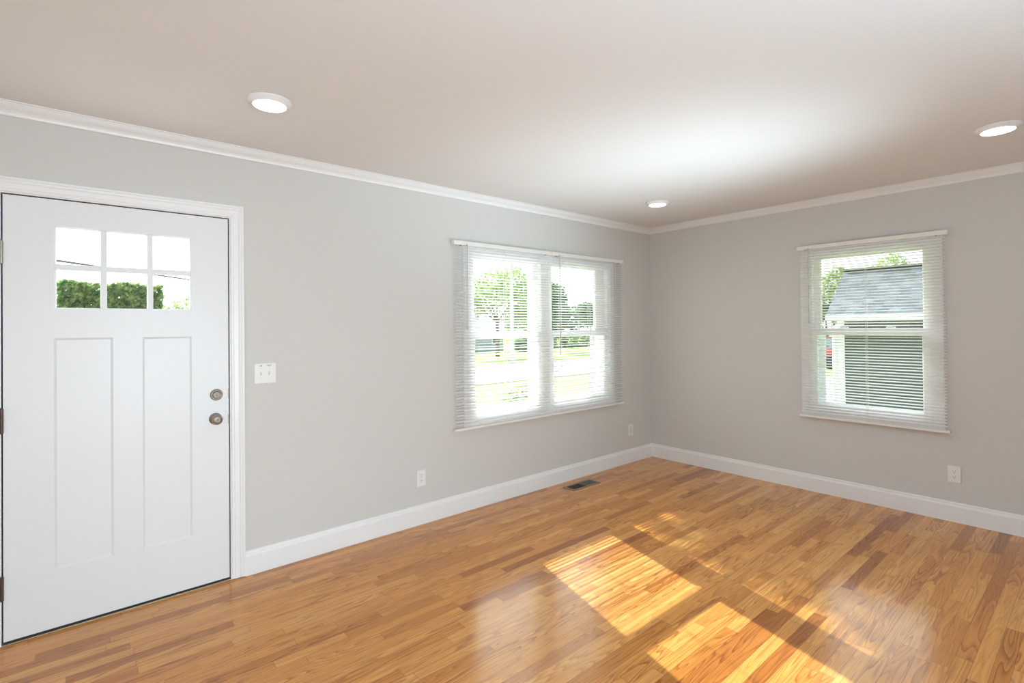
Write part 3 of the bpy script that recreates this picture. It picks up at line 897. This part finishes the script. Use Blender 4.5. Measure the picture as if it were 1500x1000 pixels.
def shrub(name, label, cat, base, blobs, n, leaf, mat, group, seed):
    T = root(name, base, label, cat, group)
    bm = bmesh.new()
    for i in range(6):
        a = i * math.pi / 3
        tube(bm, [(0.05 * math.cos(a), 0.05 * math.sin(a), 0), Vector(blobs[i % len(blobs)][0]) * 0.9], [0.02, 0.008], 5)
    obj('stems', bm, 'bark', T)
    bm = bmesh.new(); foliage(bm, blobs, n, leaf, random.Random(seed)); obj('foliage', bm, mat, T)
shrub('shrub', 'rounded yellow-green shrub on the lawn close to the double window', 'shrub', (4.45, 7.05, GZ),
      [((0, 0, 0.28), 0.34), ((0.42, -0.1, 0.22), 0.28), ((-0.42, 0.1, 0.20), 0.26)], 1500, 0.04, 'leaf_light', 'shrubs outside', 41)
shrub('shrub', 'pale feathery shrub beyond the right bottom pane of the door', 'shrub', (-3.25, 9.0, GZ),
      [((0, 0, 2.3), 0.42), ((0.3, 0.1, 2.4), 0.40), ((-0.25, 0, 2.15), 0.4), ((0.5, 0, 1.7), 0.5), ((0, 0, 1.2), 0.7)], 2600, 0.045, 'leaf_light', 'shrubs outside', 42)
# clipped hedge seen through the door panes
HD = root('hedge', (-4.3, 7.2, GZ), 'clipped green hedge beyond the bottom door panes', 'hedge', 'shrubs outside')
bm = bmesh.new(); rnd = random.Random(7)
for _ in range(15000):
    q = Vector((rnd.uniform(-0.66, 0.64), rnd.choice((-0.3, rnd.uniform(-0.3, 0.3), rnd.uniform(-0.35, 0.0))), rnd.uniform(0.1, 2.86)))
    q.z += 0.02 * math.sin(q.x * 9)
    a = Vector((rnd.gauss(0, 1), rnd.gauss(0, 1), rnd.gauss(0, 1))).normalized(); e = a.orthogonal().normalized(); g = a.cross(e); s = rnd.uniform(0.035, 0.065)
    bm.faces.new([bm.verts.new(q + v) for v in (e * s, g * s * 0.6, -e * s, -g * s * 0.6)])
obj('foliage', bm, 'leaf_hedge', HD)
bm = bmesh.new()
for i in range(7): tube(bm, [(-0.6 + 0.2 * i, 0, 0), (-0.6 + 0.2 * i, 0, 2.3)], [0.025, 0.01], 6)
obj('stems', bm, 'bark', HD)

# grey garage beyond the single window
gx, gy1, gy0 = 6.5, 0.17, -6.0
G = root('garage', (gx, (gy0 + gy1) / 2, GZ), 'grey shingled garage with dark siding and white trim outside the single window', 'garage')
f = shifted(IDM, G.location)
ez, rz_, rx = 1.50, 2.50, 7.25
bm = bmesh.new()
box(bm, (gx, gy0, GZ), (gx + 0.12, gy1, ez + 0.12), f)
box(bm, (2 * rx - gx - 0.12, gy0, GZ), (2 * rx - gx, gy1, ez + 0.12), f)
for y in (gy0, gy1 - 0.1):
    a = [bm.verts.new(f(x, y + d, z)) for d in (0, 0.1) for x, z in ((gx, GZ), (2 * rx - gx, GZ), (2 * rx - gx, ez + 0.1), (rx, rz_ - 0.08), (gx, ez + 0.1))]
    bm.faces.new(a[:5]); bm.faces.new(a[5:])
    for k in range(5): bm.faces.new((a[k], a[(k + 1) % 5], a[5 + (k + 1) % 5], a[5 + k]))
z = GZ
while z < ez - 0.05:    # lap boards
    vs = [bm.verts.new(f(x, y, zz)) for y in (gy0, gy1 - 0.09) for x, zz in ((gx, z), (gx - 0.022, z), (gx - 0.005, z + 0.115), (gx, z + 0.115))]
    for k in range(4): bm.faces.new((vs[k], vs[(k + 1) % 4], vs[4 + (k + 1) % 4], vs[4 + k]))
    bm.faces.new(vs[:4]); bm.faces.new(vs[4:])
    z += 0.115
obj('siding_wall', bm, 'siding', G)
bm = bmesh.new()
ey0, ey1 = gy0 - 0.2, 0.29
for s_ in (1, -1):
    X = lambda x: x if s_ == 1 else 2 * rx - x
    a = [bm.verts.new(f(X(x), y, z)) for y in (ey0, ey1) for x, z in ((6.16, 1.545), (rx, rz_), (rx, rz_ - 0.05), (6.16, 1.495))]
    for k in range(4): bm.faces.new((a[k], a[(k + 1) % 4], a[4 + (k + 1) % 4], a[4 + k]))
    bm.faces.new(a[:4]); bm.faces.new(a[4:])
obj('shingle_roof', bm, 'shingle', G)
obj('ridge_cap', nb(((rx - 0.09, ey0, rz_ - 0.02), (rx + 0.09, ey1, rz_ + 0.022)), f=f), 'siding_gable', G)
bm = bmesh.new()
box(bm, (6.10, ey0, 1.475), (6.18, ey1 - 0.01, 1.575), f, 0.012)     # gutter
box(bm, (6.18, ey0 + 0.02, 1.455), (gx + 0.02, ey1 - 0.03, 1.475), f)  # soffit
obj('gutter', bm, 'white_ext', G)
obj('corner_trim', nb(((gx - 0.035, gy1 - 0.10, GZ), (gx + 0.12, gy1 + 0.02, 1.46)), f=f), 'white_ext', G)
bm = bmesh.new()
tube(bm, [f(6.14, gy1 + 0.05, 1.48), f(6.16, gy1 + 0.05, 1.38), f(6.42, gy1 + 0.05, 1.25), f(6.42, gy1 + 0.05, GZ + 0.05)], 0.04, 8)
obj('downspout', bm, 'white_ext', G)

# blue house across the street
Hs = root('house', (17.0, 32.5, GZ), 'pale blue house across the street behind the trees', 'house')
f = shifted(IDM, Hs.location)
obj('house_wall', nb(((9.5, 31.5, GZ), (23.9, 38, 1.05)), f=f), 'house', Hs)
bm = bmesh.new()
a = [bm.verts.new(f(x, y, z)) for x in (9.1, 24.3) for y, z in ((31.0, 1.0), (34.7, 2.9), (38.4, 1.0), (34.7, 1.0))]
for k in range(4): bm.faces.new((a[k], a[(k + 1) % 4], a[4 + (k + 1) % 4], a[4 + k]))
bm.faces.new(a[:4]); bm.faces.new(a[4:])
obj('house_roof', bm, 'house_roof', Hs)
for x in (19.9, 22.6, 14.5):
    w_ = obj('house_window', nb(((x, 31.44, -0.15), (x + 0.95, 31.52, 0.75)), f=f), 'white_ext', Hs)
    obj('window_pane', nb(((x + 0.08, 31.42, -0.07), (x + 0.44, 31.45, 0.67)), ((x + 0.51, 31.42, -0.07), (x + 0.87, 31.45, 0.67)), f=f), 'pane_dark', w_)

shrub('shrub', 'dark green shrub in front of the blue house', 'shrub', (23.6, 28.6, GZ), [((0, 0, 0.6), 0.75), ((1.0, 0.2, 0.6), 0.7), ((2.0, 0.3, 0.55), 0.7), ((-0.4, 0, 0.5), 0.5)], 1800, 0.1, 'leaf_dark', 'shrubs outside', 43)
shrub('shrub', 'dark green shrub row below the far tree line', 'shrub', (33.0, 31.0, GZ), [((-2.6, 0, 0.5), 0.9), ((-1.0, 0.2, 0.6), 0.9), ((0.8, 0.3, 0.6), 0.9), ((2.4, 0.5, 0.6), 0.9), ((4.0, 0.8, 0.6), 0.9)], 2600, 0.12, 'leaf_dark', 'shrubs outside', 44)

# utility pole and wire
P = root('utility_pole', (14.42, 19.2, GZ), 'pale utility pole by the street, seen through the left blind', 'utility pole')
bm = bmesh.new(); tube(bm, [(0, 0, 0), (0, 0, 8.6)], [0.12, 0.085], 12); obj('pole', bm, 'pole', P)
bm = bmesh.new(); box(bm, (-0.9, -0.05, 8.1), (0.9, 0.05, 8.22)); obj('crossarm', bm, 'pole', P)
for x in (-0.8, 0.8):
    bm = bmesh.new(); lathe(bm, [(0, 8.22), (0.03, 8.22), (0.045, 8.27), (0.03, 8.31), (0.045, 8.35), (0, 8.38)], (x, 0, 0), (0, 0, 1), 12); obj('insulator', bm, 'white_ext', P)
bm = bmesh.new()
a, b = Vector((-3.33, 16.0, 3.19)), Vector((0.27, 22.0, 3.37))
tube(bm, [a + (b - a) * k for k in (-1.2, -0.6, 0, 0.5, 1.0, 3.0, 7.0)], 0.030, 5)
tag(obj('utility_wire', bm, 'wire'), 'thin black overhead wire crossing the right door panes', 'wire')

# red car parked beyond the driveway
Cr = root('car', (22.9, 6.3, GZ), 'red car parked beyond the driveway, glimpsed left of the garage', 'car')
Cr.rotation_euler = (0, 0, math.radians(78))
bm = bmesh.new()
prof = [(-2.1, 0.30), (-2.15, 0.62), (-1.95, 0.86), (-1.0, 0.95), (1.0, 0.95), (1.95, 0.82), (2.15, 0.6), (2.1, 0.30)]
a = [bm.verts.new((x, y, z)) for y in (-0.85, 0.85) for x, z in prof]
n = len(prof)
for k in range(n): bm.faces.new((a[k], a[(k + 1) % n], a[n + (k + 1) % n], a[n + k]))
bm.faces.new(a[:n]); bm.faces.new(a[n:])
bmesh.ops.bevel(bm, geom=bm.edges[:], offset=0.06, segments=2, affect='EDGES')
obj('car_body', bm, 'car', Cr, True)
bm = bmesh.new()
prof = [(-1.35, 0.93), (-0.75, 1.40), (0.45, 1.42), (1.15, 0.93)]
a = [bm.verts.new((x, y * (1 - (z - 0.93) * 0.28), z)) for y in (-0.8, 0.8) for x, z in prof]
for k in range(4): bm.faces.new((a[k], a[(k + 1) % 4], a[4 + (k + 1) % 4], a[4 + k]))
bm.faces.new(a[:4]); bm.faces.new(a[4:])
obj('car_windows', bm, 'car_glass', Cr)
obj('car_roof', nb(((-0.74, -0.66, 1.395), (0.44, 0.66, 1.44)), bevel=0.015), 'car', Cr)
for x in (-1.35, 1.35):
    for y in (-0.80, 0.80):
        bm = bmesh.new(); lathe(bm, [(0, -0.11), (0.27, -0.11), (0.31, -0.08), (0.31, 0.08), (0.27, 0.11), (0, 0.11)], (x, y, 0.31), (0, 1, 0), 24)
        obj('wheel', bm, 'tyre', Cr)
